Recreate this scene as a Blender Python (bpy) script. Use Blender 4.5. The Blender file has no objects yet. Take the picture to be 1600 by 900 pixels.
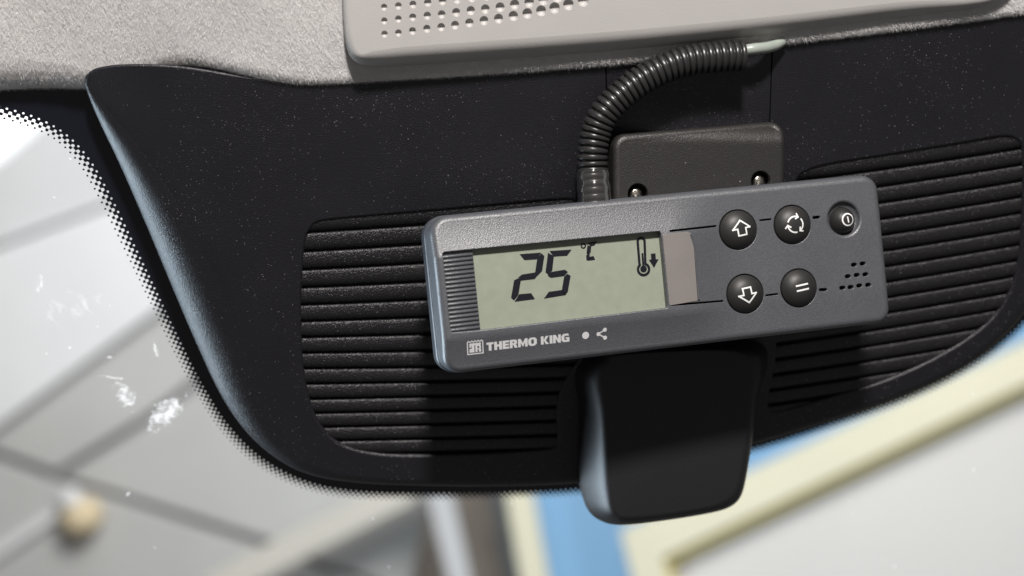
import bpy, bmesh, math, random
import numpy as np
from mathutils import Vector, Matrix, Euler
from mathutils.geometry import delaunay_2d_cdt

rnd = random.Random(7)
R = math.radians
sc = bpy.context.scene
COL = sc.collection

# ------------------------------------------------------------------ camera, world, light, exposure
FPX = 2585.0            # focal length in photograph pixels
CAM = Vector((0, -550, 0))   # millimetres
cam_d = bpy.data.cameras.new('camera')
cam = bpy.data.objects.new('camera', cam_d)
COL.objects.link(cam)
cam.location = CAM * 0.001
cam.rotation_euler = (R(90), 0, 0)
cam_d.sensor_width = 36.0
cam_d.lens = 36.0 * FPX / 1600.0
cam_d.clip_start = 0.01
cam_d.clip_end = 100
cam_d.dof.use_dof = True
cam_d.dof.focus_distance = 0.552
cam_d.dof.aperture_fstop = 6.8
cam_d.dof.aperture_blades = 7
sc.camera = cam

w = bpy.data.worlds.new('World')
sc.world = w
w.use_nodes = True
w.node_tree.nodes['Background'].inputs[0].default_value = (1.0, 0.97, 0.95, 1)
w.node_tree.nodes['Background'].inputs[1].default_value = 0.13

def area_lamp(name, loc, target, size, power, color=(1, 1, 1)):
    d = bpy.data.lights.new(name, 'AREA')
    d.shape = 'DISK'
    d.size = size
    d.energy = power
    d.color = color
    o = bpy.data.objects.new(name, d)
    COL.objects.link(o)
    o.location = loc
    o.rotation_euler = (Vector(target) - Vector(loc)).to_track_quat('-Z', 'Y').to_euler()
    return o
area_lamp('flash_lamp', (0.04, -0.78, 0.72), (0.02, 0.03, 0.02), 0.11, 19.5, (1.0, 0.955, 0.915))
area_lamp('hall_daylight', (0.6, 1.4, 2.9), (0.1, 5.2, -0.5), 2.5, 370.0, (1.0, 0.985, 0.965))
area_lamp('hall_side_daylight', (-3.0, 0.9, -0.9), (-0.15, 0.05, 0.0), 1.6, 165.0, (0.72, 0.87, 1.0))

sc.view_settings.view_transform = 'Standard'
sc.view_settings.look = 'None'
sc.view_settings.exposure = 0.0
sc.view_settings.gamma = 1.0
sc.cycles.use_denoising = True
sc.cycles.max_bounces = 8
sc.cycles.transparent_max_bounces = 12

# ------------------------------------------------------------------ materials
def mat(name, base, rough=0.5, grain=0.0, gscale=1500, gdist=0.00015, detail=2.0, spec=0.5, metal=0.0,
        mottle=0.0, mscale=60, dust_glint=0.0, dscale=900, emit=None, coat=0.0, rvar=0.0):
    m = bpy.data.materials.new(name)
    m.use_nodes = True
    nt = m.node_tree
    N, L = nt.nodes, nt.links
    b = N['Principled BSDF']
    b.inputs['Base Color'].default_value = (*base, 1)
    b.inputs['Roughness'].default_value = rough
    b.inputs['Specular IOR Level'].default_value = spec
    b.inputs['Metallic'].default_value = metal
    if coat:
        b.inputs['Coat Weight'].default_value = coat
        b.inputs['Coat Roughness'].default_value = 0.1
    tc = N.new('ShaderNodeTexCoord')
    if mottle or dust_glint:
        cs = None
        if mottle:
            n = N.new('ShaderNodeTexNoise'); n.inputs['Scale'].default_value = mscale; n.inputs['Detail'].default_value = 5
            L.new(tc.outputs['Object'], n.inputs['Vector'])
            r = N.new('ShaderNodeMapRange')
            r.inputs['From Min'].default_value = 0.3; r.inputs['From Max'].default_value = 0.7
            r.inputs['To Min'].default_value = 1 - mottle; r.inputs['To Max'].default_value = 1 + mottle
            L.new(n.outputs['Fac'], r.inputs['Value'])
            mx = N.new('ShaderNodeVectorMath'); mx.operation = 'SCALE'
            mx.inputs[0].default_value = base
            L.new(r.outputs[0], mx.inputs['Scale'])
            cs = mx.outputs[0]
        if dust_glint:  # pale specks: dust, plus flash sparkle painted into the base colour
            v = N.new('ShaderNodeTexVoronoi'); v.inputs['Scale'].default_value = dscale
            L.new(tc.outputs['Object'], v.inputs['Vector'])
            sep = N.new('ShaderNodeSeparateColor'); L.new(v.outputs['Color'], sep.inputs[0])
            lt = N.new('ShaderNodeMath'); lt.operation = 'LESS_THAN'; 
            rad = N.new('ShaderNodeMath'); rad.operation = 'MULTIPLY_ADD'; rad.inputs[1].default_value = 0.26; rad.inputs[2].default_value = 0.06; L.new(sep.outputs[2], rad.inputs[0])
            L.new(v.outputs['Distance'], lt.inputs[0]); L.new(rad.outputs[0], lt.inputs[1])
            pn = N.new('ShaderNodeTexNoise'); pn.inputs['Scale'].default_value = 22; pn.inputs['Detail'].default_value = 3
            L.new(tc.outputs['Object'], pn.inputs['Vector'])
            pm = N.new('ShaderNodeMapRange')
            pm.inputs['From Min'].default_value = 0.35; pm.inputs['From Max'].default_value = 0.7
            pm.inputs['To Min'].default_value = 1.0; pm.inputs['To Max'].default_value = 1.0 - dust_glint
            L.new(pn.outputs['Fac'], pm.inputs['Value'])
            gt = N.new('ShaderNodeMath'); gt.operation = 'GREATER_THAN'
            L.new(sep.outputs[0], gt.inputs[0]); L.new(pm.outputs[0], gt.inputs[1])
            an = N.new('ShaderNodeMath'); an.operation = 'MULTIPLY'
            L.new(lt.outputs[0], an.inputs[0]); L.new(gt.outputs[0], an.inputs[1])
            an2 = N.new('ShaderNodeMath'); an2.operation = 'MULTIPLY'
            L.new(an.outputs[0], an2.inputs[0]); L.new(sep.outputs[1], an2.inputs[1])
            mc = N.new('ShaderNodeMix'); mc.data_type = 'RGBA'
            L.new(an2.outputs[0], mc.inputs[0])
            mc.inputs[6].default_value = (*base, 1)
            if cs: L.new(cs, mc.inputs[6])
            mc.inputs[7].default_value = (0.30, 0.29, 0.30, 1)
            cs = mc.outputs[2]
        L.new(cs, b.inputs['Base Color'])
    if rvar:
        n = N.new('ShaderNodeTexNoise'); n.inputs['Scale'].default_value = 45; n.inputs['Detail'].default_value = 6
        L.new(tc.outputs['Object'], n.inputs['Vector'])
        r = N.new('ShaderNodeMapRange')
        r.inputs['From Min'].default_value = 0.3; r.inputs['From Max'].default_value = 0.7
        r.inputs['To Min'].default_value = rough - rvar; r.inputs['To Max'].default_value = rough + rvar
        L.new(n.outputs['Fac'], r.inputs['Value']); L.new(r.outputs[0], b.inputs['Roughness'])
    if grain:
        n = N.new('ShaderNodeTexNoise'); n.inputs['Scale'].default_value = gscale; n.inputs['Detail'].default_value = detail
        L.new(tc.outputs['Object'], n.inputs['Vector'])
        bp = N.new('ShaderNodeBump'); bp.inputs['Strength'].default_value = grain; bp.inputs['Distance'].default_value = gdist
        L.new(n.outputs['Fac'], bp.inputs['Height'])
        L.new(bp.outputs[0], b.inputs['Normal'])
    if emit:
        b.inputs['Emission Color'].default_value = (*emit[:3], 1)
        b.inputs['Emission Strength'].default_value = emit[3]
    return m

M = {}
M['cover'] = mat('textured_black_plastic', (0.0100, 0.0095, 0.0126), 0.40, grain=1.0, gscale=2200, gdist=0.00021, dust_glint=0.24, dscale=2300, rvar=0.04)
M['rib'] = mat('ribbed_black_plastic', (0.0100, 0.0094, 0.0112), 0.37, grain=1.0, gscale=1900, gdist=0.00034, dust_glint=0.2, dscale=2300)
M['housing'] = mat('smooth_black_plastic', (0.011, 0.011, 0.013), 0.48, grain=0.5, gscale=1800)
M['grey'] = mat('grey_painted_plastic', (0.074, 0.077, 0.086), 0.40, grain=1.0, gscale=2900, gdist=0.00011, mottle=0.16, mscale=1700, spec=0.8, rvar=0.05)
M['back'] = mat('grey_back_shell_plastic', (0.06, 0.065, 0.075), 0.4, grain=0.2, gscale=2200)
M['bracket'] = mat('brown_black_bracket_plastic', (0.0200, 0.0185, 0.0180), 0.40, grain=1.0, gscale=2600, gdist=0.00015, dust_glint=0.03, dscale=1200)
M['fabric'] = mat('grey_headliner_fabric', (0.575, 0.56, 0.555), 0.95, grain=0.4, gscale=1500, gdist=0.0004, detail=5, spec=0.1, mottle=0.08, mscale=350)
M['pile'] = mat('grey_fabric_pile', (0.66, 0.645, 0.64), 0.9, spec=0.15)
M['panel'] = mat('pale_grey_console_plastic', (0.415, 0.40, 0.388), 0.5, grain=0.25, gscale=1300, gdist=0.00015, mottle=0.02)
M['conduit'] = mat('glossy_black_conduit_plastic', (0.022, 0.0215, 0.022), 0.33, grain=0.3, gscale=500, gdist=0.0002)
M['cable'] = mat('pale_grey_cable_sheath', (0.30, 0.335, 0.30), 0.35)
M['metal'] = mat('nickel_screw_metal', (0.62, 0.57, 0.50), 0.25, metal=1.0, grain=0.4, gscale=1200)
M['black'] = mat('deep_black_plastic', (0.006, 0.006, 0.006), 0.6)
M['button'] = mat('black_rubber_button', (0.019, 0.018, 0.0175), 0.5, grain=0.12, gscale=2500)
M['white'] = mat('white_print', (0.80, 0.80, 0.80), 0.55)
M['silver'] = mat('silver_print', (0.62, 0.62, 0.63), 0.5)
M['ink'] = mat('lcd_segment_black', (0.006, 0.007, 0.012), 0.35)
M['lcd'] = mat('lcd_grey_green', (0.266, 0.287, 0.230), 0.35, grain=0.12, gscale=1400, mottle=0.05, mscale=260)
M['tab'] = mat('smoky_lens_tab', (0.20, 0.182, 0.175), 0.35, grain=0.2, gscale=2600, mottle=0.04, mscale=120)
M['frit'] = mat('black_ceramic_frit', (0.008, 0.009, 0.016), 0.25)

# clear heat shrink
def clear_mat():
    m = bpy.data.materials.new('clear_heat_shrink'); m.use_nodes = True
    nt = m.node_tree; N, L = nt.nodes, nt.links
    N.remove(N['Principled BSDF'])
    t = N.new('ShaderNodeBsdfTransparent'); t.inputs[0].default_value = (0.82, 0.80, 0.79, 1)
    g = N.new('ShaderNodeBsdfGlossy'); g.inputs['Roughness'].default_value = 0.12
    d = N.new('ShaderNodeBsdfDiffuse'); d.inputs[0].default_value = (0.3, 0.29, 0.29, 1)
    f = N.new('ShaderNodeFresnel'); f.inputs[0].default_value = 1.5
    m1 = N.new('ShaderNodeMixShader'); m1.inputs[0].default_value = 0.08
    L.new(t.outputs[0], m1.inputs[1]); L.new(d.outputs[0], m1.inputs[2])
    m2 = N.new('ShaderNodeMixShader'); L.new(f.outputs[0], m2.inputs[0])
    L.new(m1.outputs[0], m2.inputs[1]); L.new(g.outputs[0], m2.inputs[2])
    L.new(m2.outputs[0], N['Material Output'].inputs[0])
    return m
M['clear'] = clear_mat()

# ------------------------------------------------------------------ frames: a plane in the cab with its own axes (u right, v up, n out to the cab)
class Frame:
    def __init__(s, o, yaw, pitch, roll):
        s.o = Vector(o)
        rot = (Matrix.Rotation(R(yaw), 3, 'Z') @ Matrix.Rotation(R(pitch), 3, 'X') @ Matrix.Rotation(R(-roll), 3, 'Y')
               @ Matrix.Rotation(R(90), 3, 'X'))
        s.m = rot
        s.mi = rot.transposed()
        s.n = rot @ Vector((0, 0, 1))
        s.f = None
    def uv(s, px, py, w=0.0):
        d = Vector(((px - 800) / FPX, 1.0, (450 - py) / FPX))
        p = s.o + s.n * w
        t = s.n.dot(p - CAM) / s.n.dot(d)
        l = s.mi @ (CAM + d * t - s.o)
        return (l.x, l.y)
    def uvf(s, px, py, dw=0.0):
        ww = 0.0
        for _ in range(6):
            u, v = s.uv(px, py, ww + dw)
            ww = s.f(u, v) if s.f else 0.0
        return (u, v)
    def world(s, u, v, w_=0.0):
        return s.o + s.m @ Vector((u, v, w_))
    def local(s, p):
        return s.mi @ (Vector(p) - s.o)
    def matrix(s):
        m4 = s.m.to_4x4()
        m4.translation = s.o * 0.001
        return m4
def on_plane(frame, px, py, w_=0.0):
    u, v = frame.uv(px, py, w_)
    return frame.world(u, v, w_)
def at(px, py, Y):
    t = Y - CAM.y
    return Vector(((px - 800) / FPX * t, Y, (450 - py) / FPX * t))

# ------------------------------------------------------------------ object helpers (all coordinates in millimetres, meshes in metres)
def tag(o, label=None, cat=None, group=None, kind=None):
    if label: o['label'] = label
    if cat: o['category'] = cat
    if group: o['group'] = group
    if kind: o['kind'] = kind
    return o
def thing(name, frame, label, cat, group=None):
    o = bpy.data.objects.new(name, None)
    COL.objects.link(o)
    o.empty_display_size = 0.01
    if frame: o.matrix_world = frame.matrix()
    return tag(o, label, cat, group)
def mesh_obj(name, verts, faces, material, parent=None, smooth=True, frame=None):
    me = bpy.data.meshes.new(name)
    me.from_pydata([(v[0] * 0.001, v[1] * 0.001, v[2] * 0.001) for v in verts], [], faces)
    me.materials.append(material)
    if smooth: me.polygons.foreach_set('use_smooth', [True] * len(me.polygons))
    me.update()
    o = bpy.data.objects.new(name, me)
    COL.objects.link(o)
    if parent: o.parent = parent
    elif frame: o.matrix_world = frame.matrix()
    return o

class MB:
    def __init__(s): s.v = []; s.f = []
    def add(s, verts, faces):
        b = len(s.v); s.v += [tuple(p) for p in verts]; s.f += [tuple(i + b for i in q) for q in faces]
    def rings(s, rings, closed=True, cap0=False, cap1=False, flip=False):
        n = len(rings[0]); vs = []; fs = []
        for r_ in rings: vs += list(r_)
        for k in range(len(rings) - 1):
            for i in range(n if closed else n - 1):
                j = (i + 1) % n
                q = (k * n + i, k * n + j, (k + 1) * n + j, (k + 1) * n + i)
                fs.append(q[::-1] if flip else q)
        if cap0: fs.append(tuple(range(n)) if flip else tuple(range(n))[::-1])
        if cap1:
            c = tuple(range((len(rings) - 1) * n, len(rings) * n)); fs.append(c[::-1] if flip else c)
        s.add(vs, fs)
    def box(s, x0, x1, y0, y1, z0, z1):
        vs = [(x, y, z) for z in (z0, z1) for y in (y0, y1) for x in (x0, x1)]
        s.add(vs, [(0, 2, 3, 1), (4, 5, 7, 6), (0, 1, 5, 4), (2, 6, 7, 3), (0, 4, 6, 2), (1, 3, 7, 5)])
    def build(s, name, material, parent=None, smooth=True, frame=None):
        return mesh_obj(name, s.v, s.f, material, parent, smooth, frame)

def catmull(pts, closed=True, sub=10):
    n = len(pts); out = []
    rng = range(n) if closed else range(n - 1)
    for i in rng:
        if closed: p = [pts[(i + k) % n] for k in (-1, 0, 1, 2)]
        else: p = [pts[min(max(i + k, 0), n - 1)] for k in (-1, 0, 1, 2)]
        for k in range(sub):
            t = k / sub
            out.append(tuple(0.5 * ((2 * p[1][a]) + (-p[0][a] + p[2][a]) * t + (2 * p[0][a] - 5 * p[1][a] + 4 * p[2][a] - p[3][a]) * t * t
                             + (-p[0][a] + 3 * p[1][a] - 3 * p[2][a] + p[3][a]) * t ** 3) for a in range(len(p[0]))))
    if not closed: out.append(tuple(pts[-1]))
    return out
def resample(pts, step, closed=True):
    P = np.array(pts, float)
    if closed: P = np.vstack([P, P[:1]])
    d = np.hypot(*(P[1:, :2] - P[:-1, :2]).T); s = np.concatenate([[0], np.cumsum(d)])
    n = max(6, int(round(s[-1] / step)))
    t = np.linspace(0, s[-1], n + 1)
    out = np.stack([np.interp(t, s, P[:, a]) for a in range(P.shape[1])], 1)
    if closed: out = out[:-1]
    return [tuple(x) for x in out]
def ccw(pts):
    P = np.array(pts)[:, :2]; a = np.sum(P[:, 0] * np.roll(P[:, 1], -1) - np.roll(P[:, 0], -1) * P[:, 1])
    return list(pts) if a > 0 else list(pts)[::-1]
def round_poly(pts, r, seg=8):
    n = len(pts); out = []
    if not hasattr(r, '__len__'): r = [r] * n
    for i in range(n):
        p0, p1, p2 = (Vector(pts[(i + k) % n]) for k in (-1, 0, 1))
        a = (p0 - p1); b = (p2 - p1); la, lb = a.length, b.length; a.normalize(); b.normalize()
        ang = a.angle(b); t = min(r[i] / math.tan(ang / 2), la * 0.49, lb * 0.49); rr = t * math.tan(ang / 2)
        c = p1 + (a + b).normalized() * (rr / math.sin(ang / 2))
        s_ = p1 + a * t - c; e_ = p1 + b * t - c
        for k in range(seg + 1):
            q = k / seg
            v = s_.lerp(e_, q); v = v.normalized() * rr if rr > 0 else v
            out.append((c.x + v.x, c.y + v.y))
    return out
def normals(P):
    P = np.array(P)[:, :2]; d = np.roll(P, -1, 0) - np.roll(P, 1, 0)
    d /= np.maximum(np.hypot(d[:, 0], d[:, 1]), 1e-9)[:, None]
    return np.stack([d[:, 1], -d[:, 0]], 1)     # outward for ccw
def offset(P, r):
    P = np.array(P)[:, :2]; return P + normals(P) * (np.array(r).reshape(-1, 1) if hasattr(r, '__len__') else r)
def inside(pts, poly):
    P = np.array(pts); Q = np.array(poly)[:, :2]; c = np.zeros(len(P), bool); x, y = P[:, 0], P[:, 1]
    for i in range(len(Q)):
        x0, y0 = Q[i - 1]; x1, y1 = Q[i]
        if y0 == y1: continue
        h = ((y0 > y) != (y1 > y)) & (x < (x1 - x0) * (y - y0) / (y1 - y0) + x0); c ^= h
    return c
def flat_cap(mb, outer, holes, spacing, f):
    """fill outer minus holes with an even mesh, lifted by f"""
    loops = [np.array(outer)[:, :2]] + [np.array(h)[:, :2] for h in holes]
    pts = []; edges = []
    for l in loops:
        b = len(pts); n = len(l); pts += [tuple(p) for p in l]; edges += [(b + i, b + (i + 1) % n) for i in range(n)]
    o = loops[0]
    if spacing:
        gx = np.arange(o[:, 0].min(), o[:, 0].max(), spacing); gy = np.arange(o[:, 1].min(), o[:, 1].max(), spacing * 0.87)
        G = np.array([(x + (0.5 * spacing if k % 2 else 0), y) for k, y in enumerate(gy) for x in gx])
        k = inside(G, o)
        for h in loops[1:]: k &= ~inside(G, h)
        G = G[k]
        B = np.array(pts)
        keep = np.ones(len(G), bool)
        for c0 in range(0, len(G), 2000):
            d2 = ((G[c0:c0 + 2000, None, :] - B[None]) ** 2).sum(2).min(1); keep[c0:c0 + 2000] = d2 > (spacing * 0.45) ** 2
        pts += [tuple(p) for p in G[keep]]
    vs, _, fs, *_ = delaunay_2d_cdt([Vector(p) for p in pts], edges, [], 0, 1e-6)
    V = np.array([(p.x, p.y) for p in vs]); F = np.array([tuple(q) for q in fs])
    cen = V[F].mean(1)
    k = inside(cen, o)
    for h in loops[1:]: k &= ~inside(cen, h)
    e1 = V[F[:, 1]] - V[F[:, 0]]; e2 = V[F[:, 2]] - V[F[:, 0]]
    k &= np.abs(e1[:, 0] * e2[:, 1] - e1[:, 1] * e2[:, 0]) > 2e-4
    mb.add([(x, y, f(x, y)) for x, y in V], [tuple(int(i) for i in q) for q in F[k]])

def shell(mb, sil, r, depth, holes=(), spacing=3.0, f=lambda u, v: 0.0, K=7, back=None, prof=None):
    """sheet with a rounded outer edge and holes with rounded rims; holes: (contour, rim radius, depth)"""
    sil = ccw(sil)
    rr = np.array(r if hasattr(r, '__len__') else [r] * len(sil), float)
    nrm = normals(sil); S = np.array(sil)[:, :2]; inner = S - nrm * rr[:, None]
    w0 = np.array([f(*p) for p in inner])
    rings = []
    pr_ = prof or [(math.sin(k / K * math.pi / 2), 1 - math.cos(k / K * math.pi / 2)) for k in range(K + 1)]
    for so, sd in pr_:
        P = inner + nrm * (rr * so)[:, None]; W = w0 - rr * sd
        rings.append([(p[0], p[1], q) for p, q in zip(P, W)])
    if back: rings.append([back(p[0], p[1], q) for p, q in zip(S, w0 - rr * pr_[-1][1])])
    else: rings.append([(p[0], p[1], -depth) for p in S])
    mb.rings(rings, flip=True)
    hl = []
    for (c, hr, hd) in holes:
        c = ccw(c); n2 = normals(c); C = np.array(c)[:, :2]; rim = C + n2 * hr
        hl.append(rim); w1 = np.array([f(*p) for p in rim]); rg = []
        for k in range(4):
            a = k / 3 * math.pi / 2
            P = rim - n2 * (hr * math.sin(a)); W = w1 - hr * (1 - math.cos(a))
            rg.append([(p[0], p[1], q) for p, q in zip(P, W)])
        rg.append([(p[0], p[1], q - hd) for p, q in zip(C, w1)])
        mb.rings(rg)
    flat_cap(mb, inner, hl, spacing, f)
def plate(name, sil, r, depth, material, parent, holes=(), spacing=3.0, f=lambda u, v: 0.0, lift=0.0, K=4):
    mb = MB(); shell(mb, sil, r, depth, holes, spacing, lambda u, v: f(u, v) + lift, K)
    return mb.build(name, material, parent)
def circle(c, r, n=32):
    return [(c[0] + r * math.cos(2 * math.pi * i / n), c[1] + r * math.sin(2 * math.pi * i / n)) for i in range(n)]
def capsule(a, b, r, n=6):
    a, b = Vector(a), Vector(b); t = math.atan2(b.y - a.y, b.x - a.x); out = []
    for i in range(n + 1): q = t - math.pi / 2 + math.pi * i / n; out.append((b.x + r * math.cos(q), b.y + r * math.sin(q)))
    for i in range(n + 1): q = t + math.pi / 2 + math.pi * i / n; out.append((a.x + r * math.cos(q), a.y + r * math.sin(q)))
    return out
def prism(mb, poly, w0, w1):
    poly = ccw(poly); mb.rings([[(p[0], p[1], w0) for p in poly], [(p[0], p[1], w1) for p in poly]], cap1=True)
def stroke(mb, pts, width, wf, closed=False, step=0.25):
    """flat printed line that follows a surface"""
    P = resample(pts, step, closed) if step else pts
    P = np.array(P)[:, :2]; n = len(P)
    if closed: d = np.roll(P, -1, 0) - np.roll(P, 1, 0)
    else: d = np.gradient(P, axis=0)
    d /= np.maximum(np.hypot(d[:, 0], d[:, 1]), 1e-9)[:, None]; q = np.stack([-d[:, 1], d[:, 0]], 1) * width / 2
    A = P + q; B = P - q
    ra = [(x, y, wf(x, y)) for x, y in A]; rb = [(x, y, wf(x, y)) for x, y in B]
    mb.rings([rb, ra], closed=closed)
def tube(mb, path, rad, n=20, cap=True):
    P = [Vector(p) for p in path]; rings = []
    up = Vector((0.13, 0.2, 0.97))
    for i, p in enumerate(P):
        t = (P[min(i + 1, len(P) - 1)] - P[max(i - 1, 0)]).normalized()
        a = t.cross(up).normalized(); b = a.cross(t)
        r_ = rad[i] if hasattr(rad, '__len__') else rad
        rings.append([tuple(p + (a * math.cos(2 * math.pi * k / n) + b * math.sin(2 * math.pi * k / n)) * r_) for k in range(n)])
    mb.rings(rings, cap0=cap, cap1=cap)

# ================================================================== THE HALL OUTSIDE THE WINDSCREEN
def paint(name, c, rough=0.6, mottle=0.05, sc_=2.0):
    return mat(name, c, rough, mottle=mottle, mscale=sc_)
M['h_grey'] = paint('hall_grey_panel', (0.50, 0.503, 0.498), sc_=3)
M['h_white'] = paint('hall_white_paint', (0.77, 0.78, 0.80))
M['h_pale'] = paint('hall_pale_paint', (0.65, 0.66, 0.675))
M['h_back'] = paint('hall_dark_gap', (0.37, 0.37, 0.375))
M['h_beam'] = paint('cream_beam_paint', (0.56, 0.54, 0.49))
M['h_brown'] = mat('brown_shelving', (0.26, 0.23, 0.20), 0.7, mottle=0.35, mscale=4)
M['h_post'] = paint('grey_post_paint', (0.50, 0.51, 0.53))
M['h_dark'] = paint('dark_grey_steel', (0.17, 0.175, 0.18))
M['h_yellow'] = paint('pale_yellow_paint', (0.66, 0.635, 0.49))
M['h_reveal_shade'] = paint('ochre_reveal_shade', (0.56, 0.48, 0.17))  # darker yellow that carries the shade inside the door frame
M['h_blue'] = paint('light_blue_paint', (0.205, 0.395, 0.62))
M['h_door'] = paint('white_door_panel', (0.61, 0.60, 0.585), mottle=0.03)
M['h_amber'] = mat('amber_lamp_glass', (0.68, 0.57, 0.38), 0.5)

def slab(name, px, Y, thick, material, parent=None, Ys=None, smooth=False):
    """solid board whose front face is the outline given, at its own distance, with real thickness"""
    pts = [at(x, y, (Ys[i] if Ys else Y)) for i, (x, y) in enumerate(px)]
    n = len(pts); vs = [tuple(p) for p in pts] + [(p.x, p.y + thick, p.z) for p in pts]
    fs = [tuple(range(n)), tuple(range(2 * n - 1, n - 1, -1))] + [(i, n + i, n + (i + 1) % n, (i + 1) % n) for i in range(n)]
    me_o = mesh_obj(name, vs, fs, material, parent, smooth)
    bm = bmesh.new(); bm.from_mesh(me_o.data); bmesh.ops.recalc_face_normals(bm, faces=bm.faces)
    bmesh.ops.bevel(bm, geom=list(bm.edges), offset=0.006, segments=1, affect='EDGES') if thick > 30 else None
    bm.to_mesh(me_o.data); bm.free()
    return me_o

mb = MB(); mb.box(-9000, 7000, 6600, 6700, -5000, 5000)
tag(mb.build('hall_wall', M['h_brown'], smooth=False), 'brown hall wall far behind the windscreen', 'wall', kind='structure')
ceil = slab('hall_ceiling', [(-2600, -900), (700, -900), (700, 560), (330, 1400), (-2600, 1400)], 5600, 60, M['h_back'])
tag(ceil, 'pale panelled hall ceiling seen through the windscreen', 'ceiling', kind='structure')
def cpanel(px, m, Y=5540): return slab('ceiling_panel', px, Y, 50, m, ceil)
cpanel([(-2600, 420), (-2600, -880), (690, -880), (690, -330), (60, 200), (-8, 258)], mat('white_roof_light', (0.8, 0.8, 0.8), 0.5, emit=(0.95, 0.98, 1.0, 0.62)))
cpanel([(-8, 262), (64, 204), (690, -324), (690, 60), (350, 250), (-2600, 1350), (-2600, 428)], M['h_pale'])
cpanel([(-2600, 1362), (345, 258), (690, 70), (690, 150), (240, 489), (0, 664), (-400, 950)], M['h_white'], 5480)
cpanel([(-38, 694), (0, 668), (240, 493), (345, 414), (345, 562), (228, 649), (86, 736), (0, 705)], M['h_grey'])
cpanel([(98, 744), (236, 660), (360, 570), (360, 430), (690, 180), (690, 690), (640, 930), (440, 850), (170, 766)], M['h_grey'])
cpanel([(-1000, 1395), (-60, 705), (0, 720), (88, 754), (170, 778), (434, 865), (600, 925), (330, 1395)], M['h_grey'])
tag(slab('ceiling_batten', [(-60, 912), (-60, 890), (92, 790), (96, 806)], 5500, 38, M['h_white']),
    'short pale batten running under the hall ceiling beside the amber lamp', 'batten')
# amber lamp
lamp = thing('hall_lamp', None, 'round amber lamp blurred under the grey hall ceiling', 'lamp')
lp = at(128, 808, 5490)
lamp.location = lp * 0.001
mb = MB(); prof = [(0, -62), (45, -58), (72, -34), (80, 0), (76, 30), (60, 52), (46, 60)]
mb.rings([[(rr_ * math.cos(a) , rr_ * math.sin(a) , z) for a in [2 * math.pi * k / 24 for k in range(24)]] for rr_, z in prof])
o = mb.build('glass_globe', M['h_amber'], lamp); o.rotation_euler = (R(10), R(-30), 0)
mb = MB(); prof = [(40, 58), (44, 62), (44, 96), (30, 112), (0, 112)]
mb.rings([[(rr_ * math.cos(a), rr_ * math.sin(a), z) for a in [2 * math.pi * k / 24 for k in range(24)]] for rr_, z in prof])
o = mb.build('lamp_cap', M['h_white'], lamp); o.rotation_euler = (R(10), R(-30), 0)
# beam, posts, blue wall, yellow framed door
tag(slab('roof_beam', [(330, 948), (318, 905), (735, 690), (752, 732)], 5250, 120, M['h_beam']), 'cream diagonal beam below the panelled ceiling', 'beam')
tag(slab('steel_post', [(648, 700), (690, 700), (748, 960), (712, 960)], 5150, 90, M['h_post']), 'light grey steel post between the cream beam and yellow post', 'post')
tag(slab('dark_post', [(752, 700), (782, 700), (832, 960), (800, 960)], 5300, 90, M['h_dark']), 'dark grey post just left of the yellow post', 'post')
tag(slab('yellow_post', [(776, 700), (820, 700), (868, 960), (822, 960)], 5050, 100, M['h_yellow']), 'pale yellow upright post left of the blue wall', 'post')
tag(slab('blue_wall', [(800, 500), (1900, 200), (1900, 900), (1300, 1100), (838, 1100)], 5450, 60, M['h_blue']), 'light blue wall panel behind the yellow door frame', 'wall')
door = thing('hall_door', None, 'white door leaf in a broad pale yellow frame', 'door')
def quad_frame(name, o4, i4, Y, th, material):
    vo = [at(*p, Y) for p in o4]; vi = [at(*p, Y) for p in i4]; vs = []
    for dy in (0, th): vs += [(p.x, p.y + dy, p.z) for p in vo] + [(p.x, p.y + dy, p.z) for p in vi]
    fs = []
    for i in range(4):
        j = (i + 1) % 4
        fs += [(i, j, 4 + j, 4 + i), (8 + j, 8 + i, 12 + i, 12 + j), (j, i, 8 + i, 8 + j), (4 + i, 4 + j, 12 + j, 12 + i)]
    o_ = mesh_obj(name, vs, fs, material, door, False)
    return o_
quad_frame('door_frame', [(972, 836), (2100, 308), (2330, 1250), (1130, 1500)], [(1036, 872), (2010, 405), (2220, 1190), (1180, 1410)], 4700, 110, M['h_yellow'])
quad_frame('reveal_shade_strip', [(1036.5, 872.5), (2009.5, 405.5), (2219.5, 1189.5), (1180.5, 1409.5)], [(1050, 881), (1996, 424), (2202, 1176), (1192, 1390)], 4725, 80, M['h_reveal_shade'])  # shaded inner reveal of the frame, put in as a darker yellow strip
slab('door_leaf', [(1044, 877), (2002, 416), (2211, 1183), (1186, 1400)], 4770, 40, M['h_door'], door)

# ================================================================== THE BLACK COVER ON THE WINDSCREEN
CV = Frame((0, 0, 0), 10.0, 20.0, 5.5)
CV.o = at(1030, 430, 42.0)
u_edge = CV.uv(480, 350)[0]; v_edge = CV.uv(480, 350)[1]
def f_cover(u, v):
    e = u_edge - 0.14 * (v - v_edge) + 8
    d = max(0.0, e - u)
    return -0.0024 * d * d
CV.f = f_cover
GL = Frame(CV.o - CV.n * 0, 10.0, 24.0, 5.5)
GL.o = CV.o + Vector((0, 27, 0))

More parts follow.
